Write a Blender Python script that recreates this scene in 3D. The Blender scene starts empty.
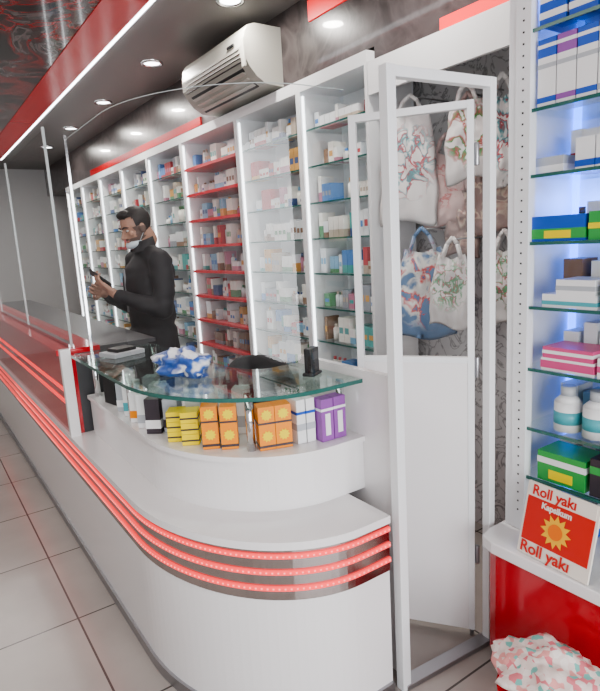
import bpy, bmesh, math, random
from mathutils import Vector, Matrix
from mathutils import noise as mnoise
random.seed(7)
scene = bpy.context.scene

# ------------------------------------------------------------ materials
def mat(name, col, rough=0.5, metal=0.0, emit=None, es=0.0, coat=0.0, spec=0.5):
    m = bpy.data.materials.new(name); m.use_nodes = True
    p = m.node_tree.nodes['Principled BSDF']
    p.inputs['Base Color'].default_value = (*col, 1)
    p.inputs['Roughness'].default_value = rough
    p.inputs['Metallic'].default_value = metal
    p.inputs['Specular IOR Level'].default_value = spec
    p.inputs['Coat Weight'].default_value = coat
    if emit:
        p.inputs['Emission Color'].default_value = (*emit, 1)
        p.inputs['Emission Strength'].default_value = es
    return m

def glassmat(name, tint=(0.93, 0.97, 0.95), base=0.04, peak=0.4, rough=0.02):
    """thin clear sheet: Schlick reflectance that is the same from either side"""
    m = bpy.data.materials.new(name); m.use_nodes = True
    nt = m.node_tree; nt.nodes.clear()
    o = nt.nodes.new('ShaderNodeOutputMaterial'); mx = nt.nodes.new('ShaderNodeMixShader')
    t = nt.nodes.new('ShaderNodeBsdfTransparent'); g = nt.nodes.new('ShaderNodeBsdfGlossy')
    lw = nt.nodes.new('ShaderNodeLayerWeight'); lw.inputs[0].default_value = 0.5
    pw = nt.nodes.new('ShaderNodeMath'); pw.operation = 'POWER'; pw.inputs[1].default_value = 4.0
    mr = nt.nodes.new('ShaderNodeMapRange'); mr.inputs[3].default_value = base; mr.inputs[4].default_value = peak
    t.inputs[0].default_value = (*tint, 1); g.inputs['Roughness'].default_value = rough
    g.inputs[0].default_value = (1, 1, 1, 1)
    L = nt.links.new
    L(lw.outputs['Facing'], pw.inputs[0]); L(pw.outputs[0], mr.inputs[0]); L(mr.outputs[0], mx.inputs[0])
    L(t.outputs[0], mx.inputs[1]); L(g.outputs[0], mx.inputs[2]); L(mx.outputs[0], o.inputs[0])
    return m

def noisemat(name, stops, scale=6, detail=3, rough=0.5, kind='noise', distort=0.0, coat=0):
    m = mat(name, (1, 1, 1), rough, coat=coat); nt = m.node_tree
    p = nt.nodes['Principled BSDF']
    tc = nt.nodes.new('ShaderNodeTexCoord')
    if kind == 'noise':
        n = nt.nodes.new('ShaderNodeTexNoise'); n.inputs['Scale'].default_value = scale
        n.inputs['Detail'].default_value = detail; n.inputs['Distortion'].default_value = distort
        out = n.outputs[0]
    else:
        n = nt.nodes.new('ShaderNodeTexVoronoi'); n.inputs['Scale'].default_value = scale
        sep = nt.nodes.new('ShaderNodeSeparateColor'); nt.links.new(n.outputs['Color'], sep.inputs[0]); out = sep.outputs[0]
    r = nt.nodes.new('ShaderNodeValToRGB'); e = r.color_ramp.elements
    r.color_ramp.interpolation = 'CONSTANT' if kind != 'noise' else 'LINEAR'
    while len(e) > 1: e.remove(e[-1])
    e[0].position = stops[0][0]; e[0].color = (*stops[0][1], 1)
    for pos, c in stops[1:]:
        x = e.new(pos); x.color = (*c, 1)
    nt.links.new(tc.outputs['Object'], n.inputs['Vector'])
    nt.links.new(out, r.inputs[0]); nt.links.new(r.outputs[0], p.inputs['Base Color'])
    return m

WHITE = mat('white_laminate', (0.80, 0.78, 0.78), 0.22, coat=0.3)
WHITE2 = mat('white_frame_paint', (0.78, 0.79, 0.80), 0.35)
BACKW = mat('shelf_white', (0.80, 0.83, 0.85), 0.4)
RED = mat('red_gloss', (0.50, 0.012, 0.02), 0.15, coat=0.5)
REDSH = mat('red_shelf', (0.6, 0.03, 0.04), 0.25)
STEEL = mat('polished_steel', (0.55, 0.50, 0.49), 0.16, 1.0)
KICK = mat('brushed_steel', (0.42, 0.42, 0.44), 0.35, 1.0)
CHROME = mat('chrome', (0.75, 0.75, 0.76), 0.1, 1.0)
LEDRED = mat('led_red', (0.8, 0.1, 0.1), 0.4, emit=(1.0, 0.07, 0.065), es=0.85)
LEDDOT = mat('led_red_bright', (1, 0.4, 0.4), 0.4, emit=(1.0, 0.17, 0.14), es=1.3)
LEDW = mat('led_white', (1, 1, 1), 0.4, emit=(0.93, 0.97, 1.0), es=7)
LEDW2 = mat('led_white_shelf', (1, 1, 1), 0.4, emit=(0.9, 0.96, 1.0), es=3.2)
LEDB = mat('led_blue', (0.2, 0.4, 1), 0.4, emit=(0.05, 0.2, 1.0), es=4)
GLASS = glassmat('clear_glass', (0.95, 0.98, 0.97))
GLASST = glassmat('counter_glass', (0.84, 0.93, 0.90), 0.10, 0.75)
ACRYL = glassmat('acrylic_sheet', (0.97, 0.975, 0.975), 0.06, 0.42)
EDGE = mat('glass_edge', (0.03, 0.13, 0.11), 0.15, coat=0.5)
EDGEL = mat('acrylic_edge', (0.42, 0.46, 0.46), 0.2)
BLACK = mat('black_plastic', (0.012, 0.012, 0.014), 0.4)
DGREY = mat('dark_grey_panel', (0.06, 0.06, 0.065), 0.35)
FABBLK = mat('black_mesh_fabric', (0.02, 0.02, 0.022), 0.85)
ACW = mat('ac_plastic', (0.46, 0.45, 0.40), 0.4)
ACD = mat('ac_vent_dark', (0.05, 0.05, 0.05), 0.5)
DARK = noisemat('bulkhead_dark', [(0.3, (0.030, 0.024, 0.024)), (0.5, (0.085, 0.07, 0.07)), (0.7, (0.04, 0.03, 0.03))], 5, 4, 0.3, distort=1.5, coat=0.3)
PAPER = noisemat('patterned_wallpaper', [(0.0, (0.62, 0.62, 0.63)), (0.46, (0.60, 0.60, 0.61)), (0.5, (0.27, 0.27, 0.28)), (0.54, (0.58, 0.58, 0.59)), (1.0, (0.70, 0.70, 0.70))], 8, 3, 0.6, distort=2.0)
CEIL = mat('ceiling_paint', (0.20, 0.19, 0.185), 0.45)
WALL = mat('wall_paint', (0.50, 0.50, 0.50), 0.7)
STRETCH = noisemat('ceiling_print', [(0.0, (0.006, 0.004, 0.004)), (0.45, (0.012, 0.006, 0.006)), (0.53, (0.45, 0.01, 0.01)), (0.56, (0.02, 0.008, 0.008)), (0.62, (0.25, 0.2, 0.2)), (0.66, (0.02, 0.01, 0.01))], 2.2, 4, 0.12, distort=2.0, coat=0.5)
REDC = mat('red_ceiling_gloss', (0.45, 0.008, 0.01), 0.2, emit=(0.9, 0.02, 0.02), es=0.12)
REDL = mat('red_cove_light', (0.8, 0.05, 0.05), 0.4, emit=(1, 0.03, 0.03), es=0.8)

def floor_mat():
    m = mat('floor_tiles', (0.5, 0.48, 0.45), 0.22, coat=0.1); nt = m.node_tree; p = nt.nodes['Principled BSDF']
    tc = nt.nodes.new('ShaderNodeTexCoord'); mp = nt.nodes.new('ShaderNodeMapping')
    mp.inputs['Location'].default_value = (0.25, 0.12, 0)
    b = nt.nodes.new('ShaderNodeTexBrick'); b.offset = 0; b.squash = 1
    b.inputs['Scale'].default_value = 1.0; b.inputs['Brick Width'].default_value = 0.6; b.inputs['Row Height'].default_value = 0.6
    b.inputs['Mortar Size'].default_value = 0.004; b.inputs['Mortar Smooth'].default_value = 0.1
    b.inputs['Color1'].default_value = (0.49, 0.45, 0.415, 1); b.inputs['Color2'].default_value = (0.45, 0.41, 0.38, 1)
    b.inputs['Mortar'].default_value = (0.10, 0.085, 0.08, 1)
    n = nt.nodes.new('ShaderNodeTexNoise'); n.inputs['Scale'].default_value = 3; n.inputs['Detail'].default_value = 6
    mx = nt.nodes.new('ShaderNodeMix'); mx.data_type = 'RGBA'; mx.blend_type = 'MULTIPLY'; mx.inputs[0].default_value = 0.35
    L = nt.links.new
    L(tc.outputs['Object'], mp.inputs[0]); L(mp.outputs[0], b.inputs[0]); L(tc.outputs['Object'], n.inputs['Vector'])
    L(b.outputs[0], mx.inputs[6]); L(n.outputs[0], mx.inputs[7]); L(mx.outputs[2], p.inputs['Base Color'])
    return m
FLOOR = floor_mat()

# ------------------------------------------------------------ mesh builder
class B:
    def __init__(s): s.bm = bmesh.new(); s.mats = []
    def mi(s, m):
        if m not in s.mats: s.mats.append(m)
        return s.mats.index(m)
    def poly(s, verts, faces, m, smooth=False):
        vs = [s.bm.verts.new(v) for v in verts]; i = s.mi(m)
        for f in faces:
            try:
                fc = s.bm.faces.new([vs[k] for k in f]); fc.material_index = i; fc.smooth = smooth
            except ValueError: pass
        return vs
    def box(s, x0, x1, y0, y1, z0, z1, m, M=None):
        v = [Vector(c) for c in ((x0,y0,z0),(x1,y0,z0),(x1,y1,z0),(x0,y1,z0),(x0,y0,z1),(x1,y0,z1),(x1,y1,z1),(x0,y1,z1))]
        if M is not None: v = [M @ c for c in v]
        s.poly(v, [(0,3,2,1),(4,5,6,7),(0,1,5,4),(1,2,6,5),(2,3,7,6),(3,0,4,7)], m)
    def obox(s, cx, cy, z0, w, d, h, rot, m, lx=0, ly=0):
        M = Matrix.Translation((cx, cy, 0)) @ Matrix.Rotation(rot, 4, 'Z')
        s.box(lx-w/2, lx+w/2, ly-d/2, ly+d/2, z0, z0+h, m, M)
    def prism(s, pts, z0, z1, m, sm=False):
        n = len(pts)
        v = [(p[0], p[1], z0) for p in pts] + [(p[0], p[1], z1) for p in pts]
        f = [tuple(range(n))[::-1], tuple(range(n, 2*n))] + [(i, (i+1) % n, n+(i+1) % n, n+i) for i in range(n)]
        s.poly(v, f, m)
    def sheet(s, pts, z0, z1, m):
        n = len(pts)
        s.poly([(p[0], p[1], z0) for p in pts]+[(p[0], p[1], z1) for p in pts], [(i, i+1, n+i+1, n+i) for i in range(n-1)], m, True)
    def xprism(s, prof, y0, y1, m, smooth=False):   # profile in (x,z) extruded along y
        n = len(prof)
        v = [(p[0], y0, p[1]) for p in prof] + [(p[0], y1, p[1]) for p in prof]
        f = [tuple(range(n)), tuple(range(n, 2*n))[::-1]] + [(i, (i+1) % n, n+(i+1) % n, n+i) for i in range(n)]
        s.poly(v, f, m, smooth)
    def cone(s, a, b, r1, r2, m, seg=16, caps=True, smooth=True):
        a = Vector(a); b = Vector(b); d = (b-a).normalized()
        u = d.orthogonal().normalized(); w = d.cross(u)
        v = []
        for c, r in ((a, r1), (b, r2)):
            for i in range(seg):
                t = 2*math.pi*i/seg; v.append(c + (u*math.cos(t)+w*math.sin(t))*r)
        vs = s.poly(v, [(i, (i+1) % seg, seg+(i+1) % seg, seg+i) for i in range(seg)], m, smooth)
        if caps:
            k = s.mi(m)
            for q in (vs[:seg][::-1], vs[seg:]):
                f = s.bm.faces.new(q); f.material_index = k
    def ell(s, c, r, m, M=None, seg=20, rings=12):
        T = Matrix.Translation(c) @ (M if M is not None else Matrix.Identity(4)) @ Matrix.Diagonal((*r, 1))
        g = bmesh.ops.create_uvsphere(s.bm, u_segments=seg, v_segments=rings, radius=1, matrix=T)
        k = s.mi(m)
        for v in g['verts']:
            for f in v.link_faces: f.material_index = k; f.smooth = True
    def limb(s, pts, rs, m):
        for i in range(len(pts)-1):
            s.cone(pts[i], pts[i+1], rs[i], rs[i+1], m, 14)
        for p, r in zip(pts, rs): s.ell(p, (r, r, r), m, seg=14, rings=8)
    def finish(s, name, bevel=0, parent=None, recalc=True):
        if recalc: bmesh.ops.recalc_face_normals(s.bm, faces=s.bm.faces[:])
        xs = [v.co for v in s.bm.verts]
        lo = Vector((min(c.x for c in xs), min(c.y for c in xs), min(c.z for c in xs)))
        hi = Vector((max(c.x for c in xs), max(c.y for c in xs), max(c.z for c in xs)))
        c = (lo+hi)/2
        for v in s.bm.verts: v.co -= c
        me = bpy.data.meshes.new(name); s.bm.to_mesh(me); s.bm.free()
        for m in s.mats: me.materials.append(m)
        o = bpy.data.objects.new(name, me); scene.collection.objects.link(o); o.location = c
        if bevel:
            b = o.modifiers.new('bevel', 'BEVEL'); b.width = bevel; b.segments = 2; b.limit_method = 'ANGLE'
        if parent:
            o.parent = parent; o.matrix_parent_inverse = Matrix.Translation(-parent.location)
        return o

def empty(name, loc):
    e = bpy.data.objects.new(name, None); e.location = loc; e.empty_display_size = 0.1
    scene.collection.objects.link(e); return e

def remesh(o, vox, smooth=4):
    r = o.modifiers.new('r', 'REMESH'); r.mode = 'VOXEL'; r.voxel_size = vox
    sm = o.modifiers.new('s', 'SMOOTH'); sm.iterations = smooth; sm.factor = 0.5
    dg = bpy.context.evaluated_depsgraph_get(); dg.update()
    me = bpy.data.meshes.new_from_object(o.evaluated_get(dg))
    o.modifiers.clear(); o.data = me
    for p in me.polygons: p.use_smooth = True
    return o

# ------------------------------------------------------------ room  (X across, Y along shop)
XW, YE, YF, XL, H = 2.25, 9.5, -2.2, -2.2, 2.75
def shell(name, *a):
    b = B(); b.box(*a); return b.finish(name)
shell('floor', XL, XW, YF, YE, -0.05, 0, FLOOR)
shell('ceiling', XL, XW, YF, YE, H, H+0.05, CEIL)
shell('wall_right', XW, XW+0.08, YF, YE, 0, H, PAPER)
shell('wall_left', XL-0.08, XL, YF, YE, 0, H, WALL)
shell('wall_back', XL, XW, YE, YE+0.08, 0, H, WALL)
b = B()
b.box(XL, XW, YF-0.08, YF, 0, 0.3, WALL); b.box(XL, XW, YF-0.08, YF, 2.5, H, WALL)
b.box(XL, -1.8, YF-0.08, YF, 0.3, 2.5, WALL); b.box(1.9, XW, YF-0.08, YF, 0.3, 2.5, WALL)
b.finish('wall_front')
b = B()
for x in (-1.8, -0.6, 0.6, 1.84): b.box(x, x+0.06, YF-0.07, YF-0.01, 0.3, 2.5, WHITE2)
b.box(-1.8, 1.9, YF-0.07, YF-0.01, 0.3, 0.36, WHITE2); b.box(-1.8, 1.9, YF-0.07, YF-0.01, 2.44, 2.5, WHITE2)
b.finish('window_1')
# ceiling features
b = B(); b.box(-0.9, 1.0, 0.4, 8.5, H-0.03, H, STRETCH); b.finish('ceiling_panel_printed')
b = B(); b.box(1.0, 1.21, 0.4, 8.5, H-0.035, H, REDC); b.finish('ceiling_panel_red')
b = B(); b.box(1.225, 1.25, 0.4, 8.5, H-0.02, H, LEDW); b.finish('ceiling_led_strip')
# bulkhead above the shelves
b = B(); b.box(1.95, XW, 2.13, YE, 2.36, H, DARK); b.box(1.95, XW, 1.17, 2.13, 2.30, H, DARK)
b.box(1.935, 1.95, 1.17, 1.72, 2.30, 2.345, REDL); b.box(1.94, 1.95, 1.17, 2.62, 2.62, 2.72, REDL)
b.box(1.935, 1.95, 4.0, 7.0, 2.36, 2.42, REDC)
b.finish('trim_bulkhead')
# downlights
for i, y in enumerate((1.7, 2.85, 4.0, 5.17, 6.33, 7.5)):
    b = B()
    R = 0.075; seg = 28; v = []; f = []
    for k in range(seg):
        t = 2*math.pi*k/seg
        for r, z in ((R, H), (R, H-0.012), (R*0.78, H-0.012), (R*0.72, H-0.004)):
            v.append((1.61+r*math.cos(t), y+r*math.sin(t), z))
    for k in range(seg):
        q = (k+1) % seg
        for j in range(3): f.append((k*4+j, q*4+j, q*4+j+1, k*4+j+1))
    b.poly(v, f, CHROME, True)
    b.cone((1.61, y, H-0.006), (1.61, y, H-0.003), R*0.72, R*0.72, LEDW, seg)
    b.finish('downlight')
    l = bpy.data.lights.new('downlight_lamp', 'AREA'); l.shape = 'DISK'; l.size = 0.12; l.energy = 9; l.color = (1, 0.96, 0.9)
    lo = bpy.data.objects.new('downlight_lamp', l); lo.location = (1.61, y, H-0.02); scene.collection.objects.link(lo)

# ------------------------------------------------------------ shelving units
PAL = [mat('box_%d' % i, c, 0.45) for i, c in enumerate([
    (0.80,0.80,0.78),(0.75,0.77,0.78),(0.82,0.80,0.74),(0.10,0.25,0.55),(0.50,0.06,0.07),(0.10,0.38,0.36),
    (0.50,0.42,0.34),(0.65,0.36,0.10),(0.25,0.45,0.62),(0.50,0.22,0.30),(0.12,0.30,0.15),(0.32,0.34,0.38),(0.26,0.16,0.10),(0.05,0.10,0.25)])]
def product(b, x, y, z, dx, wy, h, rot=0.0):
    m1 = random.choice(PAL[:3]) if random.random() < .52 else random.choice(PAL)
    m2 = random.choice(PAL[3:]); k = random.random()
    if k < 0.22:   # bottle
        r = min(wy, dx)*0.42
        b.cone((x, y, z), (x, y, z+h*0.72), r, r, m1, 10); b.cone((x, y, z+h*0.72), (x, y, z+h*0.8), r, r*0.5, m1, 10)
        b.cone((x, y, z+h*0.8), (x, y, z+h), r*0.5, r*0.5, m2, 10)
    elif k < 0.6:
        f = random.uniform(.2, .5)
        b.obox(x, y, z, dx, wy, h*f, rot, m2); b.obox(x, y, z+h*f, dx, wy, h*(1-f), rot, m1)
    else:
        b.obox(x, y, z, dx, wy, h, rot, m1)
        b.obox(x, y, z+h*.35, dx+0.002, wy*.7, h*.25, rot, m2)
def fill(b, x_front, y0, y1, z, hmax, dens=0.85):
    y = y0 + random.uniform(0.005, 0.02)
    while y < y1-0.035:
        w = random.uniform(0.022, 0.052); h = random.uniform(0.4, 0.95)*hmax; cnt = random.choice((1, 1, 2, 2, 3))
        st = random.getstate()
        for _ in range(cnt):
            if y+w > y1-0.005: break
            random.setstate(st)
            product(b, x_front+0.07, y+w/2, z, 0.09, w*0.94, h)
            y += w
        random.seed(random.random()*1e6+y*977)
        if random.random() > dens: y += random.uniform(0.03, 0.10)
        y += 0.002
XS = 1.90
bounds = [2.13, 2.70, 3.42, 4.32, 5.08, 5.84, 6.60, 7.36, 8.12]
for i in range(len(bounds)-1):
    y0, y1 = bounds[i], bounds[i+1]
    red = (i == 2)
    b = B(); p = B()
    b.box(XS+0.285, XS+0.30, y0, y1, 0, 2.34, BACKW)
    b.box(XS, XS+0.285, y0, y0+0.02, 0, 2.34, WHITE2); b.box(XS, XS+0.285, y1-0.02, y1, 0, 2.34, WHITE2)
    b.box(XS, XS+0.285, y0+0.02, y1-0.02, 2.28, 2.34, WHITE2)
    b.box(XS-0.02, XS+0.285, y0+0.02, y1-0.02, 0, 0.52, WHITE)
    b.box(XS-0.024, XS-0.02, (y0+y1)/2-0.003, (y0+y1)/2+0.003, 0.08, 0.5, KICK)
    b.box(XS+0.012, XS+0.022, y0+0.02, y0+0.03, 0.54, 2.26, LEDW2)
    b.box(XS+0.012, XS+0.022, y1-0.03, y1-0.02, 0.54, 2.26, LEDW2)
    fill(p, XS+0.05, y0+0.03, y1-0.03, 0.52, 0.15)
    z = 0.72
    while z < 2.2:
        if red:
            b.box(XS+0.01, XS+0.285, y0+0.02, y1-0.02, z-0.02, z, REDSH)
        else:
            b.box(XS+0.03, XS+0.285, y0+0.02, y1-0.02, z-0.008, z, GLASS); b.box(XS+0.025, XS+0.03, y0+0.02, y1-0.02, z-0.009, z, EDGE)
        fill(p, XS+0.05, y0+0.03, y1-0.03, z, 0.15, 0.95 if not red else 0.88)
        z += 0.195
    b.finish('shelving_unit'); p.finish('medicine_boxes', recalc=False)
# niche fascia with wallpaper behind
b = B(); b.box(XS, XS+0.02, 1.17, 2.125, 2.14, 2.285, WHITE2); b.box(XS+0.02, XW-0.003, 1.17, 2.125, 2.265, 2.285, WHITE2)
b.finish('trim_niche_fascia')

# ------------------------------------------------------------ right-hand unit
XR = 1.60
b = B()
b.box(XR, XW-0.005, 1.125, 1.15, 0.482, 2.6, WHITE2)          # end panel
b.box(XR-0.004, XR+0.03, 1.075, 1.125, 0.482, 2.6, WHITE2)  # stile
for k in range(60): b.box(XR-0.0055, XR-0.004, 1.096, 1.101, 0.55+k*0.032, 0.555+k*0.032, BLACK)
b.box(XW-0.32, XW-0.30, -0.3, 1.125, 0.482, 2.6, BACKW)
b.box(XR, XW-0.30, -0.3, -0.28, 0.482, 2.6, WHITE2)
b.box(XR-0.01, XW-0.30, -0.3, 1.125, 2.3, 2.6, RED)
zs = [0.68, 0.85, 1.05, 1.25, 1.45, 1.65, 1.84, 2.06]
for z in zs:
    b.box(XR+0.01, XW-0.32, -0.28, 1.10, z-0.008, z, GLASS); b.box(XR+0.004, XR+0.01, -0.28, 1.08, z-0.01, z, EDGE)
b.box(XW-0.34, XW-0.32, 1.105, 1.12, 0.5, 2.28, LEDB)
b.finish('display_shelving')
blue = mat('pack_blue', (0.02, 0.10, 0.50), 0.35); green = mat('pack_green', (0.05, 0.35, 0.08), 0.35)
pink = mat('pack_pink', (0.65, 0.10, 0.25), 0.35); teal = mat('pack_teal', (0.10, 0.40, 0.45), 0.35)
wht = mat('pack_white', (0.80, 0.80, 0.80), 0.35); gry = mat('pack_grey', (0.45, 0.47, 0.5), 0.4)
yel = mat('pack_yellow', (0.85, 0.66, 0.02), 0.35); orn = mat('pack_orange', (0.85, 0.28, 0.02), 0.35)
pur = mat('pack_purple', (0.30, 0.10, 0.38), 0.35); brw = mat('pack_dark', (0.05, 0.04, 0.05), 0.35)
p = B()
def carton(p, cx, cy, z, w, d, h, rot, main, band=None, fr=(0.55, 0.8), spot=None):
    """w = depth (x), d = width (y)"""
    p.obox(cx, cy, z, w, d, h, rot, main)
    if band: p.obox(cx, cy, z+h*fr[0], w+0.002, d+0.002, h*(fr[1]-fr[0]), rot, band)
    if spot:
        p.obox(cx, cy, z+h*0.12, w+0.003, d*0.5, h*0.3, rot, spot)
X0 = XR+0.075
for y, m2 in ((1.035, blue), (0.975, pur), (0.915, blue), (0.855, gry), (0.795, blue)):
    carton(p, X0, y, 1.84, 0.12, 0.056, 0.075, 0, wht, m2, (0.15, 0.35)); carton(p, X0, y, 1.915, 0.12, 0.056, 0.06, 0, wht, gry, (0.5, 0.7)); carton(p, X0, y, 1.975, 0.12, 0.056, 0.05, 0, m2 if y > .9 else wht, wht, (0.5, 0.7))
for y, m2 in ((1.02, blue), (0.93, blue), (0.84, gry)):
    carton(p, X0, y, 2.06, 0.12, 0.08, 0.06, 0, m2, wht, (0.3, 0.6)); carton(p, X0, y, 2.12, 0.12, 0.08, 0.07, 0, wht, m2, (0.3, 0.6))
for y in (0.93, 0.87, 0.81, 0.75): carton(p, X0+.02, y, 1.65, 0.1, 0.056, 0.09, 0, wht, blue, (0.1, 0.3))
for y in (1.04, ): carton(p, X0+.02, y, 1.65, 0.1, 0.09, 0.05, 0, gry, wht, (0.1, 0.5))
carton(p, X0, 0.99, 1.45, 0.12, 0.17, 0.075, 0, blue, green, (0.1, 0.5), yel); carton(p, X0, 0.82, 1.45, 0.12, 0.15, 0.08, 0, green, yel, (0.4, 0.6))
carton(p, X0, 0.95, 1.25, 0.12, 0.17, 0.04, 0, wht, teal, (0.2, 0.5)); carton(p, X0, 0.93, 1.29, 0.12, 0.12, 0.045, 0, wht, gry, (0.3, 0.6)); carton(p, X0, 0.78, 1.25, 0.12, 0.14, 0.085, 0, wht, teal, (0.3, 0.6))
carton(p, X0, 0.95, 1.05, 0.12, 0.17, 0.04, 0, wht, pink, (0.2, 0.8)); carton(p, X0, 0.95, 1.09, 0.12, 0.16, 0.035, 0, pink, wht, (0.4, 0.7)); carton(p, X0, 0.78, 1.05, 0.12, 0.15, 0.06, 0, wht, pink, (0.3, 0.6))
for y in (0.975, 0.88, 0.785):
    p.cone((X0, y, 0.85), (X0, y, 0.945), 0.042, 0.042, wht, 20); p.cone((X0, y, 0.945), (X0, y, 0.965), 0.042, 0.022, wht, 20)
    p.cone((X0, y, 0.965), (X0, y, 0.995), 0.023, 0.023, gry, 20); p.cone((X0, y, 0.875), (X0, y, 0.915), 0.0425, 0.0425, teal, 20)
carton(p, X0, 0.96, 0.68, 0.12, 0.16, 0.1, 0, green, wht, (0.6, 0.8), yel); carton(p, X0, 0.79, 0.68, 0.12, 0.15, 0.12, 0, brw, green, (0.6, 0.8))
carton(p, X0+.03, 0.97, 0.483, 0.12, 0.15, 0.06, 0, blue, wht, (0.5, 0.8)); carton(p, X0+.03, 0.97, 0.543, 0.12, 0.15, 0.06, 0, gry, blue, (0.3, 0.5))
for z in zs:
    y = 0.66
    while y > -0.2:
        w = random.uniform(.05, .1); product(p, X0, y, z, .11, w*.9, random.uniform(.06, .12)); y -= w+0.004
    y = 1.02
    if z not in (1.84,):
        while y > 0.3:      # second row behind
            w = random.uniform(.04, .08); product(p, X0+0.125, y, z, .09, w*.9, random.uniform(.09, .14)); y -= w+0.01
p.finish('medicine_boxes', recalc=False)
# low cabinet
b = B(); XC = XW-0.02
b.prism([(1.48, -0.3), (XC, -0.3), (XC, 1.15), (1.53, 1.15), (1.495, 1.135), (1.48, 1.10)], 0.05, 0.44, RED)
b.prism([(1.50, -0.3), (XC, -0.3), (XC, 1.13), (1.50, 1.13)], 0.0, 0.05, BLACK)
b.prism([(1.455, -0.3), (XC, -0.3), (XC, 1.165), (1.53, 1.165), (1.475, 1.15), (1.455, 1.10)], 0.44, 0.48, WHITE)
b.finish('low_cabinet', 0.004)
# poster card
POS = mat('poster_red', (0.62, 0.03, 0.02), 0.35); POSY = mat('poster_yellow', (0.9, 0.5, 0.05), 0.4); CREAM = mat('poster_cream', (0.8, 0.74, 0.66), 0.4)
OR2 = mat('poster_orange', (0.85, 0.2, 0.02), 0.4)
Mp = Matrix.Translation((1.475, 0.90, 0.4815)) @ Matrix.Rotation(math.radians(-90-4), 4, 'Z') @ Matrix.Rotation(math.radians(-14), 4, 'X')
b = B()
b.box(-0.12, 0.12, -0.004, 0.004, 0, 0.23, CREAM, Mp)
b.box(-0.112, 0.112, -0.0055, -0.004, 0.045, 0.185, POS, Mp)
b.box(-0.112, 0.112, -0.0055, -0.004, 0.19, 0.225, CREAM, Mp)
n = 24; v = []
for k in range(n):
    r = 0.052 if k % 2 == 0 else 0.034
    v.append(Mp @ Vector((0.0+r*math.cos(2*math.pi*k/n), -0.007, 0.105+r*math.sin(2*math.pi*k/n))))
b.poly(v, [tuple(range(n))], POSY)
v = [Mp @ Vector((0.024*math.cos(2*math.pi*k/n), -0.0085, 0.105+0.024*math.sin(2*math.pi*k/n))) for k in range(n)]
b.poly(v, [tuple(range(n))], OR2)
b.box(-0.012, 0.012, 0.004, 0.012, 0.0, 0.16, CREAM, Mp)
poster = b.finish('promotional_poster', recalc=False)
def text(s, size, x, z, m):
    c = bpy.data.curves.new('lettering', 'FONT'); c.body = s; c.size = size; c.extrude = 0.0004; c.offset = 0.001; c.materials.append(m)
    o = bpy.data.objects.new('lettering', c); scene.collection.objects.link(o)
    W = Mp @ Matrix.Translation((x, -0.0066, z)) @ Matrix.Rotation(math.radians(90), 4, 'X')
    o.parent = poster; o.matrix_parent_inverse = Matrix.Translation(-poster.location); o.matrix_basis = W
text('Roll yakı', 0.044, -0.10, 0.193, POS); text('Roll yakı', 0.050, -0.11, 0.008, POS); text('Kapsikum', 0.026, -0.06, 0.16, CREAM)

# ------------------------------------------------------------ service counter
def path(n0, s0, rn, rs, ne, sf, d=0.0, k=28):
    cx, cy = n0+rn, s0+rs; a, c = rn+d, rs+d
    pts = [(n0-d, sf)]
    for i in range(k+1):
        t = math.pi + (math.pi/2)*i/k; pts.append((cx+a*math.cos(t), cy+c*math.sin(t)))
    pts.append((ne, s0-d)); return pts
def outer(d, sf=6.4, ne=1.125): return path(0.54, 1.235, 0.47, 0.66, ne, sf, d)
def inner(sf=6.4, ne=1.125): return path(0.98, 1.80, 0.12, 0.2, ne, sf)
def upper(d, sf=2.76, ne=1.20): return path(0.635, 1.43, 0.43, 0.53, ne, sf, d)
b = B()
b.prism(outer(0)+inner()[::-1], 0.0, 0.60, WHITE)
b.prism(outer(0.012)+inner()[::-1], 0.615, 0.64, WHITE)
b.prism(outer(0.004)+outer(0)[::-1], 0.450, 0.615, STEEL)
for z in (0.594, 0.542, 0.490):
    b.prism(outer(0.010)+outer(0.003)[::-1], z-0.0075, z+0.0075, LEDRED)
b.prism(outer(0.010)+outer(0)[::-1], 0.0, 0.045, KICK)
# led dots
pt = outer(0.0112)
cum = []
for i in range(len(pt)-1):
    a = Vector(pt[i]); c = Vector(pt[i+1]); L = (c-a).length; cum.append((a, c, L))
for z in (0.594, 0.542, 0.490):
    off = 0.0
    for a, c, L in cum:
        d = (c-a)/L; ang = math.atan2(d.y, d.x); q = off
        while q < L:
            pp = a+d*q
            if pp.y < 4.5: b.obox(pp.x, pp.y, z-0.002, 0.005, 0.002, 0.004, ang, LEDDOT)
            q += 0.018
        off = q-L
# upper stepped body
ui = path(0.98, 1.80, 0.12, 0.2, 1.20, 2.76)
b.prism(upper(0)+ui[::-1], 0.64, 0.812, WHITE)
b.prism(upper(0.012)+ui[::-1], 0.812, 0.83, WHITE)
b.box(1.20, 1.225, 1.26, 1.80, 0.0, 1.06, WHITE)       # end panel
# chrome supports, glass top
for x, y in ((0.845, 1.57), (0.66, 2.2), (0.95, 2.0), (0.66, 2.70), (1.165, 1.50), (0.95, 2.70)):
    b.cone((x, y, 0.83), (x, y, 1.022), 0.014, 0.014, CHROME, 20)
gi = path(0.96, 1.79, 0.12, 0.2, 1.19, 2.75)
go = path(0.575, 1.41, 0.45, 0.57, 1.19, 2.75)
go2 = path(0.575, 1.41, 0.45, 0.57, 1.19, 2.75, 0.003)
b.prism(go+gi[::-1], 1.022, 1.034, GLASST); b.prism(go2+go[::-1], 1.0215, 1.0345, EDGE)
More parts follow.
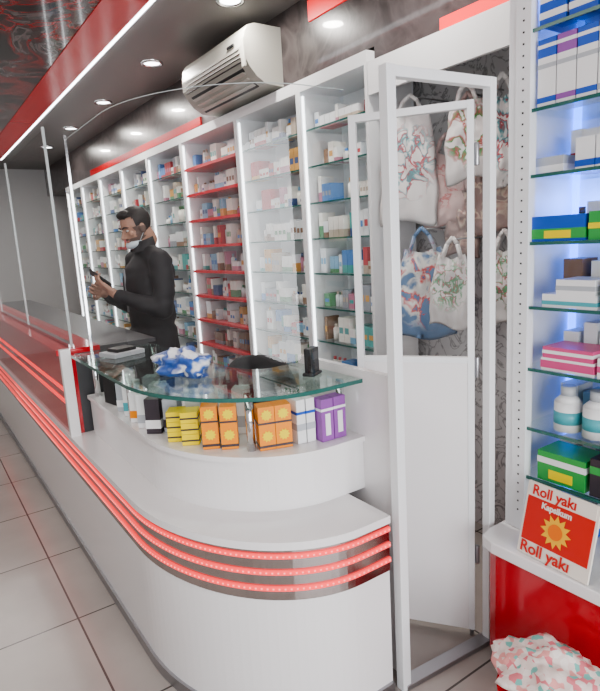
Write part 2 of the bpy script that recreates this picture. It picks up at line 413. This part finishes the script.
# taller red section farther along with white end
b.box(0.53, 0.575, 2.765, 2.80, 0.64, 1.06, WHITE)
b.box(0.54, 0.60, 2.80, 6.4, 0.64, 1.03, RED); b.box(0.60, 0.96, 2.80, 6.4, 0.64, 1.03, DGREY)
b.box(0.52, 0.72, 2.80, 6.4, 1.03, 1.055, RED); b.box(0.72, 1.0, 2.80, 6.4, 1.03, 1.05, DGREY)
for z in (0.80, 0.86): b.box(0.535, 0.54, 2.80, 6.4, z-0.008, z+0.008, LEDRED)
b.finish('service_counter')

# acrylic guard
def sg(d): return path(0.60, 1.44, 0.44, 0.55, 1.185, 2.47, d)
b = B()
b.sheet(sg(0), 1.0350, 1.94, ACRYL); b.prism(sg(0.001)+sg(-0.001)[::-1], 1.94, 1.942, EDGEL)
b.box(0.596, 0.606, 2.47, 2.48, 1.0355, 1.96, CHROME)
b.finish('acrylic_screen')
b = B()
b.sheet([(0.602, 2.86), (0.602, 5.2)], 1.07, 2.05, ACRYL); b.box(0.59, 0.614, 2.85, 5.2, 1.056, 1.07, CHROME)
for y in (2.85, 4.0, 5.2): b.box(0.596, 0.608, y-0.005, y+0.003, 1.056, 2.06, EDGEL)
b.finish('acrylic_screen')

# goods in the display case
Z = 0.831
p = B()
for k in range(3):
    p_rot = math.radians(58)
    carton(p, 0.708, 1.855, Z+k*0.036, 0.07, 0.058, 0.035, p_rot, yel, brw, (0.4, 0.55))
    carton(p, 0.732, 1.787, Z+k*0.039, 0.07, 0.058, 0.038, p_rot, yel, brw, (0.35, 0.5))
p.finish('yellow_medicine_boxes', recalc=False)
def sunburst(p, cx, cy, z, w, rot, r, m, side):
    """round flower print on the face of a carton"""
    M = Matrix.Translation((cx, cy, z)) @ Matrix.Rotation(rot, 4, 'Z')
    n = 20; v = []
    for k in range(n):
        rr = r if k % 2 == 0 else r*0.7
        v.append(M @ Vector((-w/2-0.0018, rr*math.cos(2*math.pi*k/n), rr*math.sin(2*math.pi*k/n))))
    p.poly(v, [tuple(range(n))], m)
p = B()
for (cx, cy) in ((0.765, 1.700), (0.812, 1.655)):
    for zz, h in ((Z, 0.085), (Z+0.085, 0.06)):
        carton(p, cx, cy, zz, 0.06, 0.055, h, math.radians(60), orn, brw, (0.1, 0.2)); sunburst(p, cx, cy, zz+h*0.58, 0.06, math.radians(60), 0.02, yel, 0)
p.finish('orange_medicine_boxes', recalc=False)
p = B()
for (cx, cy) in ((0.896, 1.562), (0.949, 1.545)):
    for zz, h in ((Z, 0.08), (Z+0.08, 0.065)):
        carton(p, cx, cy, zz, 0.06, 0.054, h, math.radians(72), orn, brw, (0.1, 0.2)); sunburst(p, cx, cy, zz+h*0.58, 0.06, math.radians(72), 0.02, yel, 0)
p.finish('orange_medicine_boxes', recalc=False)
p = B()
for (cx, cy) in ((1.006, 1.545), (1.041, 1.54)):
    carton(p, cx, cy, Z, 0.08, 0.032, 0.15, math.radians(85), wht, gry, (0.3, 0.45)); carton(p, cx, cy, Z+0.1, 0.08, 0.032, 0.01, math.radians(85), wht, blue, (0.0, 0.9))
p.finish('white_medicine_boxes', recalc=False)
p = B()
for cx in (1.082, 1.134):
    carton(p, cx, 1.49, Z, 0.05, 0.048, 0.145, math.radians(88), pur, wht, (0.72, 0.78)); 
    p.obox(cx, 1.4645, Z+0.02, 0.02, 0.002, 0.075, 0, wht)
p.finish('purple_medicine_boxes', recalc=False)
p = B()
for (cx, cy, h, m1, m2) in ((0.68, 1.99, .13, brw, wht), (0.735, 1.955, .125, gry, brw), (0.68, 2.08, .13, wht, gry), (0.735, 2.07, .15, wht, pink), (0.69, 2.28, .14, wht, teal), (0.69, 2.37, .12, gry, wht), (0.80, 1.90, .165, wht, blue), (0.86, 1.82, .165, wht, green), (0.92, 1.76, .165, wht, gry), (0.68, 2.17, .12, wht, orn), (0.76, 2.16, .14, wht, blue), (0.77, 2.26, .15, gry, wht)):
    carton(p, cx, cy, Z, 0.06, 0.055, h, math.radians(50), m1, m2, (0.15, 0.4))
p.finish('assorted_medicine_boxes', recalc=False)
p = B(); p.obox(0.72, 2.52, Z, 0.12, 0.10, 0.13, 0.2, BLACK); p.obox(0.72, 2.52, Z+0.13, 0.10, 0.08, 0.012, 0.2, gry)
p.finish('cash_box')

# bag of supplies on the glass
BAGB = noisemat('bag_print', [(0.0, (0.80, 0.82, 0.86)), (0.44, (0.78, 0.8, 0.85)), (0.48, (0.02, 0.08, 0.36)), (0.60, (0.03, 0.14, 0.5)), (0.66, (0.8, 0.82, 0.86))], 7, 2, 0.3, distort=1)
def lump(name, c, r, m, seed, amp=0.25, fr=5, flat=True):
    b = B(); b.ell((0, 0, 0), (1, 1, 1), m, seg=48, rings=28)
    for v in b.bm.verts:
        n = v.co.normalized(); d = mnoise.noise(n*fr*0.35+Vector((seed, 0, 0)))*amp + mnoise.noise(n*fr+Vector((0, seed, 0)))*amp*0.4
        n = n*(1+d); v.co = Vector((n.x*r[0], n.y*r[1], max(n.z, -0.55)*r[2]))
    mz = min(v.co.z for v in b.bm.verts)
    for v in b.bm.verts: v.co += Vector((c[0], c[1], c[2]-mz))
    return b.finish(name)
lump('plastic_supply_bag', (0.80, 1.98, 1.0347), (0.09, 0.14, 0.055), BAGB, 3, 0.5, 6)
# black card terminal
p = B(); p.obox(1.11, 1.58, 1.0345, 0.07, 0.045, 0.012, 0.5, BLACK); p.obox(1.11, 1.58, 1.0465, 0.06, 0.03, 0.085, 0.5, BLACK)
p.obox(1.11, 1.58, 1.09, 0.045, 0.032, 0.03, 0.5, DGREY, 0, 0); p.finish('card_terminal', 0.004)
p = B()
p.obox(0.75, 2.55, 1.0345, 0.16, 0.12, 0.02, 0.3, gry); p.obox(0.75, 2.55, 1.0545, 0.1, 0.08, 0.015, 0.3, BLACK); p.finish('stationery_tray', 0.003)

# ------------------------------------------------------------ door frame and door leaf
b = B()
P1 = (1.168, 1.232); P2 = (1.585, 1.20)
def post(b, x, y, w, z1, m): b.box(x-w/2, x+w/2, y-w/2, y+w/2, 0, z1, m)
post(b, P1[0], P1[1]-0.004, 0.034, 1.955, WHITE2); post(b, P2[0]-0.012, P2[1], 0.030, 1.955, WHITE2)
ang = math.atan2(P2[1]-P1[1], P2[0]-P1[0]); L = math.hypot(P2[0]-P1[0], P2[1]-P1[1])
b.obox((P1[0]+P2[0])/2, (P1[1]+P2[1])/2, 1.925, L, 0.03, 0.03, ang, WHITE2)
b.obox((P1[0]+P2[0])/2, (P1[1]+P2[1])/2, 0.0, L, 0.05, 0.018, ang, KICK)
b.finish('door_frame', 0.002)
hx, hy = 1.555, 1.245; fx, fy = 1.315, 1.575
dl = math.hypot(fx-hx, fy-hy); an = math.atan2(fy-hy, fx-hx)
Md = Matrix.Translation((hx, hy, 0)) @ Matrix.Rotation(an, 4, 'Z')
b = B()
b.box(0, 0.022, -0.012, 0.012, 0.03, 1.90, WHITE2, Md); b.box(dl-0.024, dl, -0.012, 0.012, 0.03, 1.90, WHITE2, Md)
b.box(0.022, dl-0.024, -0.012, 0.012, 1.876, 1.90, WHITE2, Md); b.box(0.022, dl-0.024, -0.012, 0.012, 1.05, 1.07, WHITE2, Md)
b.box(0.022, dl-0.024, -0.010, 0.010, 0.03, 1.05, WHITE, Md)
q0 = Md @ Vector((0.022, 0, 0)); q1 = Md @ Vector((dl-0.024, 0, 0))
b.sheet([(q0.x, q0.y), (q1.x, q1.y)], 1.07, 1.876, ACRYL)
for z in (0.3, 1.0, 1.7): b.cone(Md @ Vector((-0.008, 0.0, z)), Md @ Vector((-0.008, 0.0, z+0.07)), 0.008, 0.008, KICK, 12)
b.cone(Md @ Vector((0.012, 0, 0.0)), Md @ Vector((0.012, 0, 0.03)), 0.008, 0.008, KICK, 10)
b.finish('door_1', 0.001)

# ------------------------------------------------------------ hanging bags
def bagmat(name, base, cols, sc, rad=0.13, th=0.42):
    st = [(0.0, base), (th, base)]
    q = th+0.02
    for c in cols: st.append((q, c)); q += 0.06
    st.append((q, base))
    m = noisemat(name, st, sc, 3, 0.35, distort=0.6); nt = m.node_tree; p = nt.nodes['Principled BSDF']
    ramp = [n for n in nt.nodes if n.type == 'VALTORGB'][0]; tc = [n for n in nt.nodes if n.type == 'TEX_COORD'][0]
    ln = nt.nodes.new('ShaderNodeVectorMath'); ln.operation = 'LENGTH'
    mr = nt.nodes.new('ShaderNodeMapRange'); mr.inputs[1].default_value = rad*0.75; mr.inputs[2].default_value = rad*1.15; mr.inputs[3].default_value = 1; mr.inputs[4].default_value = 0
    mx = nt.nodes.new('ShaderNodeMix'); mx.data_type = 'RGBA'; mx.inputs[6].default_value = (*base, 1)
    off = nt.nodes.new('ShaderNodeVectorMath'); off.operation = 'MULTIPLY'; off.inputs[1].default_value = (0.3, 1, 0.7)
    L = nt.links.new
    L(tc.outputs['Object'], off.inputs[0]); L(off.outputs[0], ln.inputs[0]); L(ln.outputs['Value'], mr.inputs[0]); L(mr.outputs[0], mx.inputs[0])
    L(ramp.outputs[0], mx.inputs[7]); L(mx.outputs[2], p.inputs['Base Color'])
    return m
W_ = (0.80, 0.78, 0.77)
BM = [bagmat('bag_red_print', W_, [(0.55, 0.04, 0.06), (0.10, 0.36, 0.40)], 16, .12), bagmat('bag_leaf_print', W_, [(0.06, 0.33, 0.10), (0.45, 0.08, 0.08)], 14, .10),
      bagmat('bag_blue_print', (0.13, 0.24, 0.42), [(0.65, 0.08, 0.07), (0.8, 0.8, 0.78), (0.75, 0.75, 0.72)], 12, .14), bagmat('bag_flower_print', W_, [(0.65, 0.18, 0.25), (0.1, 0.42, 0.2)], 26, .09),
      bagmat('bag_brown', (0.40, 0.30, 0.28), [(0.6, 0.4, 0.35), (0.7, 0.6, 0.5)], 12, .10), bagmat('bag_pink', (0.70, 0.53, 0.51), [(0.6, 0.2, 0.2)], 14, .09)]
def hang_bag(x, y, ztop, w, h, m, seed, rot=0.0, hook=0.07):
    b = B(); nu, nv = 18, 26; V = {}
    Mx = Matrix.Translation((x, y, ztop)) @ Matrix.Rotation(rot, 4, 'Z') @ Matrix.Rotation(0.05*math.sin(seed*2.3), 4, 'X')
    for side in (0, 1):
        for i in range(nu+1):
            for j in range(nv+1):
                u = i/nu*2-1; t = j/nv
                ww = w/2*(0.62+0.38*min(1, t*1.9)**0.8)
                bulge = 0.022*math.sqrt(max(0, 1-u*u))*math.sin(math.pi*min(1, t*0.92+0.04))**0.6
                fold = 0.012*math.sin(u*9+seed+3*t)*(1-t*0.6)
                wr = (mnoise.noise(Vector((u*2.2+seed, t*3, side)))*0.020 + mnoise.noise(Vector((u*6+seed, t*9, side+4)))*0.008 + fold)*(1-abs(u))**0.3 if abs(u) < 1 else 0
                z = -t*h + 0.014*math.sin(u*3+seed)*t - 0.025*(1-abs(u))*(1-t)
                xx = (-bulge-wr) if side == 0 else (bulge*0.6-wr)
                if (i in (0, nu) or j == nv): xx = mnoise.noise(Vector((seed, t*3, u)))*0.01
                V[side, i, j] = b.bm.verts.new(Mx @ Vector((xx, u*ww+0.01*mnoise.noise(Vector((seed, t*5, 7))), z)))
    k = b.mi(m)
    for side in (0, 1):
        for i in range(nu):
            for j in range(nv):
                f = b.bm.faces.new((V[side, i, j], V[side, i+1, j], V[side, i+1, j+1], V[side, i, j+1])); f.material_index = k; f.smooth = True
    bmesh.ops.remove_doubles(b.bm, verts=b.bm.verts[:], dist=0.0006)
    for sx in (-1, 1):
        pp = [Vector((sx*0.010, -w*0.22, -0.02)), Vector((sx*0.006, -w*0.12, hook*0.6)), Vector((0, 0, hook)), Vector((sx*0.006, w*0.12, hook*0.6)), Vector((sx*0.010, w*0.22, -0.02))]
        for a, c in zip(pp, pp[1:]): b.cone(Mx @ a, Mx @ c, 0.009, 0.009, m, 6)
    hk = Mx @ Vector((0, 0, hook-0.008))
    b.cone(hk, (XW-0.004, hk.y, hk.z), 0.004, 0.004, KICK, 8)
    return b.finish('shopping_bag')
hang_bag(1.99, 1.95, 2.04, 0.27, 0.50, BM[0], 1, 0.55)
hang_bag(2.00, 1.64, 2.02, 0.20, 0.32, BM[1], 2, 0.5)
hang_bag(2.10, 1.84, 1.86, 0.20, 0.34, BM[5], 3, 0.4)
hang_bag(2.10, 1.60, 1.76, 0.20, 0.28, BM[4], 4, 0.4)
hang_bag(1.97, 1.87, 1.43, 0.27, 0.42, BM[2], 5, 0.6, 0.09)
hang_bag(1.95, 1.68, 1.40, 0.18, 0.32, BM[3], 6, 0.5)
hang_bag(2.13, 1.78, 1.62, 0.17, 0.24, BM[4], 7, 0.3)
hang_bag(2.12, 1.54, 1.42, 0.17, 0.34, BM[3], 8, 0.3)
hang_bag(2.14, 1.75, 2.02, 0.17, 0.36, BM[5], 9, 0.3)
hang_bag(2.06, 1.51, 2.03, 0.15, 0.36, BM[0], 10, 0.6)

# ------------------------------------------------------------ air conditioner
b = B()
y0, y1 = 2.90, 3.74
prof = [(1.95, 2.68), (1.78, 2.68), (1.735, 2.665), (1.712, 2.63), (1.70, 2.56), (1.705, 2.50), (1.73, 2.455), (1.775, 2.405), (1.83, 2.372), (1.95, 2.365)]
b.xprism(prof, y0, y1, ACW)
def lerp(a, c, t): return (a[0]+(c[0]-a[0])*t, a[1]+(c[1]-a[1])*t)
A_, C_ = (1.725, 2.457), (1.825, 2.368)
b.xprism([A_, C_, (C_[0]+0.006, C_[1]+0.01), (A_[0]+0.01, A_[1]+0.01)], y0+0.07, y1-0.07, ACD)
for t in (0.15, 0.45, 0.75):
    q = lerp(A_, C_, t); b.xprism([(q[0]-0.012, q[1]-0.006), (q[0]+0.012, q[1]-0.014), (q[0]+0.013, q[1]-0.010), (q[0]-0.011, q[1]-0.002)], y0+0.08, y1-0.08, ACW)
for k in range(4):
    z = 2.48+k*0.022; b.box(1.698, 1.712, y0+0.05, y1-0.05, z, z+0.0025, ACD)
b.box(1.698, 1.71, y0-0.004, y0+0.03, 2.45, 2.60, ACW); b.box(1.692, 1.70, y0+0.10, y0+0.18, 2.58, 2.592, BLACK)
b.finish('air_conditioner', 0.003)

# ------------------------------------------------------------ office chair
b = B(); cx, cy = 1.30, 2.38
for k in range(5):
    t = 2*math.pi*k/5; e = (cx+0.26*math.cos(t), cy+0.26*math.sin(t))
    b.cone((cx, cy, 0.11), (e[0], e[1], 0.075), 0.026, 0.016, BLACK, 10); b.cone((e[0]-.02*math.sin(t), e[1]+.02*math.cos(t), 0.03), (e[0]+.02*math.sin(t), e[1]-.02*math.cos(t), 0.03), 0.03, 0.03, BLACK, 14)
    b.cone((e[0], e[1], 0.03), (e[0], e[1], 0.08), 0.008, 0.008, BLACK, 8)
b.cone((cx, cy, 0.1), (cx, cy, 0.42), 0.028, 0.02, CHROME, 14)
b.ell((cx, cy, 0.46), (0.23, 0.24, 0.05), FABBLK)
N = 12; vs = []; fs = []
for th in (0, 1):
    for i in range(N+1):
        for j in range(N+1):
            u = i/N*2-1; t = j/N
            w = 0.20*(1-0.25*t**3)*(0.9+0.1*math.sin(t*3.1))
            vs.append((cx-0.21-0.05*t-th*0.03+0.06*u*u, cy+u*w, 0.54+t*0.47-0.06*abs(u)**3*t))
for th in (0, 1):
    for i in range(N):
        for j in range(N):
            q = th*(N+1)**2+i*(N+1)+j; fs.append((q, q+1, q+N+2, q+N+1))
q2 = (N+1)**2
rim = [i*(N+1) for i in range(N+1)] + [N*(N+1)+j for j in range(1, N+1)] + [i*(N+1)+N for i in range(N-1, -1, -1)] + [j for j in range(N-1, 0, -1)]
for a, c in zip(rim, rim[1:]+rim[:1]): fs.append((a, c, c+q2, a+q2))
b.poly(vs, fs, FABBLK, True)
b.cone((cx-0.1, cy, 0.43), (cx-0.24, cy, 0.6), 0.02, 0.02, BLACK, 10)
for sgn in (-1, 1):
    b.cone((cx, cy+sgn*0.22, 0.46), (cx, cy+sgn*0.27, 0.66), 0.014, 0.014, BLACK, 8); b.box(cx-0.12, cx+0.12, cy+sgn*0.27-0.025, cy+sgn*0.27+0.025, 0.655, 0.68, BLACK)
chair = b.finish('office_chair')
chair.rotation_euler = (0, 0, math.radians(50)); chair.location.x += 0.08; chair.location.y -= 0.02

# ------------------------------------------------------------ stool with floral cloth
FLOR = noisemat('floral_fabric', [(0.0, (0.72, 0.62, 0.58)), (0.3, (0.70, 0.22, 0.25)), (0.48, (0.75, 0.66, 0.62)), (0.62, (0.20, 0.50, 0.45)), (0.72, (0.78, 0.72, 0.68)), (0.88, (0.75, 0.35, 0.33))], 60, 0, 0.9, 'vor')
sx, sy = 1.295, 0.79
b = B()
for dx, dy in ((-.1, -.1), (.1, -.1), (-.1, .1), (.1, .1)): b.cone((sx+dx*1.1, sy+dy*1.1, 0), (sx+dx*.8, sy+dy*.8, 0.2), 0.014, 0.016, RED, 12)
b.cone((sx, sy, 0.14), (sx, sy, 0.225), 0.125, 0.135, RED, 32); b.finish('footstool')
cl = lump('floral_cloth', (sx, sy, 0.2255), (0.125, 0.15, 0.065), FLOR, 11, 0.42, 6)

# ------------------------------------------------------------ the man
SKIN = mat('skin', (0.40, 0.23, 0.165), 0.5); HAIR = mat('hair', (0.012, 0.010, 0.010), 0.6); BEARD = mat('stubble', (0.13, 0.085, 0.07), 0.7)
JACK = noisemat('black_jacket', [(0.3, (0.005, 0.005, 0.008)), (0.7, (0.013, 0.013, 0.017))], 14, 3, 0.65); TROU = mat('dark_trousers', (0.012, 0.013, 0.018), 0.8)
SHOE = mat('black_shoes', (0.015, 0.013, 0.012), 0.35); LIP = mat('lips', (0.38, 0.16, 0.13), 0.5); EYE = mat('eye_white', (0.7, 0.68, 0.66), 0.3)
MASK = mat('face_mask', (0.55, 0.62, 0.66), 0.7); SCREEN = mat('phone_glass', (0.01, 0.01, 0.012), 0.08)
MX, MY = 1.25, 3.52
man = empty('man', (MX, MY, 0))
TH = math.radians(92)
MW = Matrix.Translation((MX, MY, 0)) @ Matrix.Rotation(TH, 4, 'Z')
def place(o, M=MW):
    o.data.transform(Matrix.Translation(o.location)); o.location = (0, 0, 0)
    o.data.transform(M)
    c = man.location.copy(); o.data.transform(Matrix.Translation(-c)); o.location = (0, 0, 0); o.parent = man
    return o
b = B()
b.ell((0, 0, 0.95), (0.18, 0.14, 0.14), JACK); b.ell((0, -0.005, 1.10), (0.185, 0.14, 0.2), JACK); b.ell((0, 0, 1.28), (0.205, 0.15, 0.19), JACK)
b.ell((-0.09, -0.03, 1.34), (0.105, 0.11, 0.115), JACK); b.ell((0.09, -0.03, 1.34), (0.105, 0.11, 0.115), JACK)
b.limb([(-0.17, -0.01, 1.425), (0, -0.015, 1.46), (0.17, -0.01, 1.425)], [0.072, 0.074, 0.072], JACK)
b.cone((0, 0, 0.84), (0, 0, 1.0), 0.16, 0.15, JACK, 20)
b.limb([(0, 0.0, 1.44), (0, 0.022, 1.54), (0, 0.035, 1.60)], [0.062, 0.055, 0.055], JACK)
LW = Vector((-0.125, 0.235, 1.235)); RW = Vector((0.12, 0.225, 1.225))
b.limb([(-0.19, -0.01, 1.42), (-0.235, 0.0, 1.28), (-0.245, 0.02, 1.13)], [0.074, 0.068, 0.060], JACK)
b.limb([(-0.245, 0.02, 1.13), (-0.19, 0.125, 1.175), LW], [0.060, 0.055, 0.038], JACK)
b.limb([(0.19, -0.01, 1.42), (0.235, 0.0, 1.28), (0.245, 0.02, 1.13)], [0.074, 0.068, 0.060], JACK)
b.limb([(0.245, 0.02, 1.13), (0.19, 0.125, 1.175), RW], [0.060, 0.055, 0.038], JACK)
for s_ in (-1, 1):
    b.limb([(s_*0.09, 0, 0.90), (s_*0.10, 0.015, 0.70), (s_*0.105, 0.02, 0.50)], [0.098, 0.082, 0.064], JACK)
    b.limb([(s_*0.105, 0.02, 0.50), (s_*0.11, -0.005, 0.34), (s_*0.11, -0.01, 0.10)], [0.064, 0.060, 0.045], JACK)
    b.limb([(s_*0.11, -0.03, 0.046), (s_*0.12, 0.08, 0.044), (s_*0.13, 0.17, 0.036)], [0.046, 0.046, 0.035], JACK)
body = b.finish('body'); body = remesh(body, 0.011, 5)
me = body.data; me.materials.clear()
for m in (JACK, TROU, SHOE, SKIN): me.materials.append(m)
for v in me.vertices:      # cloth folds
    c = v.co + body.location
    if 0.86 < c.z < 1.5:
        k = mnoise.noise(Vector((c.x*9, c.y*9, c.z*22)))*0.007
        v.co += v.normal*k
for p_ in me.polygons:
    c = p_.center + body.location
    p_.material_index = 2 if c.z < 0.095 else 1 if (c.z < 0.86 and abs(c.x) < 0.2) else 3 if (c.z > 1.525 and abs(c.x) < 0.09) else 0
place(body)
# jacket trim : collar, hem, zip
b = B()
seg = 28
for k in range(seg):
    t0, t1 = 2*math.pi*k/seg, 2*math.pi*(k+1)/seg
    if abs(math.sin((t0+t1)/2)-1) < 0.02: continue
    f = lambda t, r, z: (r*1.05*math.cos(t), 0.012+r*math.sin(t), z-0.02*math.sin(t))
    b.poly([f(t0, .080, 1.495), f(t1, .080, 1.495), f(t1, .070, 1.555), f(t0, .070, 1.555), f(t0, .062, 1.495), f(t1, .062, 1.495), f(t1, .060, 1.555), f(t0, .060, 1.555)],
           [(0,1,2,3), (5,4,7,6), (3,2,6,7)], JACK, True)
b.box(-0.004, 0.004, 0.142, 0.152, 1.12, 1.38, KICK)
place(b.finish('jacket_trim'))
# head
MH = MW @ Matrix.Translation((0, 0.045, 1.63)) @ Matrix.Rotation(math.radians(6), 4, 'Z') @ Matrix.Rotation(math.radians(-20), 4, 'X')
b = B()
b.ell((0, -0.01, 0.025), (0.076, 0.094, 0.088), SKIN); b.ell((0, 0.015, -0.035), (0.064, 0.072, 0.075), SKIN); b.ell((0, 0.045, -0.085), (0.036, 0.036, 0.026), SKIN)
b.ell((0, 0.072, 0.022), (0.052, 0.014, 0.012), SKIN)
b.limb([(0, 0.080, 0.012), (0, 0.094, -0.012), (0, 0.104, -0.030)], [0.008, 0.010, 0.013], SKIN)
for s_ in (-1, 1):
    b.ell((s_*0.012, 0.093, -0.033), (0.008, 0.010, 0.008), SKIN); b.ell((s_*0.04, 0.062, -0.02), (0.02, 0.016, 0.018), SKIN)
    b.ell((s_*0.078, -0.005, -0.008), (0.010, 0.020, 0.033), SKIN, Matrix.Rotation(s_*0.3, 4, 'Z'))
b.limb([(0, -0.035, -0.03), (0, -0.055, -0.10)], [0.055, 0.05], SKIN)
b.ell((0, 0.082, -0.058), (0.024, 0.011, 0.007), SKIN); b.ell((0, 0.081, -0.067), (0.020, 0.010, 0.007), SKIN)
head = b.finish('head'); head = remesh(head, 0.004, 3); me = head.data; me.materials.clear()
for m in (SKIN, BEARD, LIP): me.materials.append(m)
for p_ in me.polygons:
    c = p_.center + head.location
    lip = abs(c.x) < 0.023 and -0.073 < c.z < -0.052 and c.y > 0.082
    beard = c.z < -0.045 - 0.25*max(0, 0.03-c.y) + (0.06 if abs(c.x) > 0.058 else 0) and c.y > -0.02
    p_.material_index = 2 if lip else (1 if beard else 0)
place(head, MH)
b = B()
for s_ in (-1, 1):
    b.ell((s_*0.031, 0.074, 0.004), (0.013, 0.009, 0.006), EYE); b.ell((s_*0.031, 0.081, 0.002), (0.0055, 0.003, 0.005), HAIR)
    b.limb([(s_*0.014, 0.090, 0.024), (s_*0.034, 0.086, 0.029), (s_*0.052, 0.070, 0.022)], [0.004, 0.005, 0.003], HAIR)
place(b.finish('eyes_and_brows'), MH)
b = B(); b.ell((0, -0.016, 0.035), (0.083, 0.096, 0.092), HAIR, seg=64, rings=40)
for v in b.bm.verts:
    c = v.co; 
    d = 1+0.02*mnoise.noise(c*60)
    v.co = Vector((c.x*d, c.y*d, c.z*d))
dele = [v for v in b.bm.verts if (v.co.y > 0.035 and v.co.z < 0.07) or v.co.z < -0.045 or (v.co.y > 0.0 and v.co.z < 0.01) or (v.co.y > -0.02 and v.co.z < -0.01)]
bmesh.ops.delete(b.bm, geom=dele, context='VERTS')
b.ell((0, 0.04, 0.095), (0.055, 0.04, 0.028), HAIR)
place(b.finish('hair'), MH)
b = B(); b.ell((0, 0.040, -0.086), (0.058, 0.066, 0.032), MASK)
for s_ in (-1, 1): b.limb([(s_*0.054, 0.04, -0.080), (s_*0.074, 0.0, -0.035), (s_*0.079, -0.014, 0.01)], [0.002, 0.002, 0.002], MASK)
place(b.finish('face_mask'), MH)
# hands
def hand(name, wrist, d, pn, thumb_side, curl):
    d = Vector(d).normalized(); pn = Vector(pn); pn = (pn-d*pn.dot(d)).normalized(); q = d.cross(pn).normalized()*thumb_side
    b = B(); W = Vector(wrist)
    b.limb([W-d*0.03, W+d*0.01], [0.027, 0.026], SKIN)
    for off, L_, r in ((-0.030, 0.070, 0.013), (-0.012, 0.082, 0.014), (0.008, 0.086, 0.014), (0.027, 0.084, 0.014)):
        b.limb([W+q*off*0.6, W+d*L_*0.9+q*off], [0.017, r], SKIN)
    for off, base, ls in ((0.029, 0.080, (0.040, 0.025, 0.020)), (0.009, 0.084, (0.045, 0.028, 0.021)), (-0.012, 0.081, (0.041, 0.026, 0.020)), (-0.031, 0.070, (0.032, 0.020, 0.018))):
        P = W+d*base+q*off; a = curl*0.4; pts = [P]
        for l in ls:
            P = P + (d*math.cos(a)+pn*math.sin(a))*l; pts.append(P); a += curl
        b.limb(pts, [0.0098, 0.0088, 0.008, 0.007], SKIN)
    P = W+d*0.02+q*0.026; t1 = P+(d*0.6+q*0.7+pn*0.35).normalized()*0.04; t2 = t1+(d*0.85+q*0.0+pn*0.5).normalized()*0.032; t3 = t2+(d*0.8-q*0.35+pn*0.3).normalized()*0.025
    b.limb([P, t1, t2, t3], [0.014, 0.0115, 0.010, 0.008], SKIN)
    o = b.finish(name); remesh(o, 0.003, 2); o.data.materials.clear(); o.data.materials.append(SKIN)
    place(o); return d, pn, q
d, pn, q = hand('left_hand', LW+Vector((0.02, 0.03, 0.02)), (0.50, 0.60, 0.62), (0.1, -0.7, 0.7), 1, 0.55)
W = LW+Vector((0.02, 0.03, 0.02))
pc = W+d*0.105+pn*0.026
Ph = Matrix((( q.x, d.x, pn.x, pc.x), (q.y, d.y, pn.y, pc.y), (q.z, d.z, pn.z, pc.z), (0, 0, 0, 1)))
b = B(); b.box(-0.037, 0.037, -0.075, 0.075, -0.004, 0.004, BLACK, Ph); b.box(-0.034, 0.034, -0.070, 0.070, 0.004, 0.0046, SCREEN, Ph)
place(b.finish('smartphone', 0.002))
hand('right_hand', RW+Vector((-0.02, 0.03, 0.02)), (-0.45, 0.75, 0.42), (-0.55, -0.4, -0.3), -1, 0.75)

# ------------------------------------------------------------ lighting
w = bpy.data.worlds.new('world'); scene.world = w; w.use_nodes = True
w.node_tree.nodes['Background'].inputs[0].default_value = (0.85, 0.92, 1.0, 1); w.node_tree.nodes['Background'].inputs[1].default_value = 1.2
def area(name, loc, rot, sx_, sy_, e, col=(1, 1, 1)):
    l = bpy.data.lights.new(name, 'AREA'); l.shape = 'RECTANGLE'; l.size = sx_; l.size_y = sy_; l.energy = e; l.color = col
    o = bpy.data.objects.new(name, l); o.location = loc; o.rotation_euler = rot; scene.collection.objects.link(o); return o
area('window_daylight', (0.05, YF+0.05, 1.4), (math.radians(90), 0, 0), 3.6, 2.1, 140, (0.97, 0.98, 1.0))
area('ceiling_fill_light', (-0.6, 2.2, H-0.06), (0, 0, 0), 1.0, 4.5, 38, (1, 0.95, 0.91))  # added fill for general brightness, out of view, no fixture modelled
area('ceiling_fill_light', (0.4, 6.4, H-0.06), (0, 0, 0), 0.8, 3.0, 26, (1, 0.97, 0.94))  # second added fill, brightens the far end, likewise without a fixture
bl = bpy.data.lights.new('blue_shelf_lamp', 'POINT'); bl.energy = 2.5; bl.color = (0.1, 0.25, 1); bl.shadow_soft_size = 0.05
bo = bpy.data.objects.new('blue_shelf_lamp', bl); bo.location = (1.82, 1.05, 2.19); scene.collection.objects.link(bo)
bl2 = bpy.data.objects.new('blue_shelf_lamp', bl.copy()); bl2.data.energy = 1.2; bl2.location = (1.86, 1.05, 1.56); scene.collection.objects.link(bl2)
try: scene.view_settings.look = 'AgX - Medium High Contrast'
except Exception: pass

# ------------------------------------------------------------ camera
U = Vector((-0.058, 0.981, 0.183)).normalized()
Fh = (Vector((0, 0, -1)) - U*Vector((0, 0, -1)).dot(U)).normalized(); Rh = Fh.cross(U)
def towld(c):
    X, Y, Zz = c.dot(Rh), c.dot(Fh), c.dot(U)
    return Vector((0.829*X+0.559*Y, -0.559*X+0.829*Y, Zz)).normalized()
ex, ey, ez = towld(Vector((1, 0, 0))), towld(Vector((0, 1, 0))), towld(Vector((0, 0, 1)))
cam = bpy.data.cameras.new('camera'); cam.sensor_width = 36; cam.lens = 36*570/691; cam.clip_start = 0.05
co = bpy.data.objects.new('camera', cam); scene.collection.objects.link(co)
co.matrix_world = Matrix(((ex.x, ey.x, ez.x, 0), (ex.y, ey.y, ez.y, 0), (ex.z, ey.z, ez.z, 1.5), (0, 0, 0, 1)))
scene.camera = co
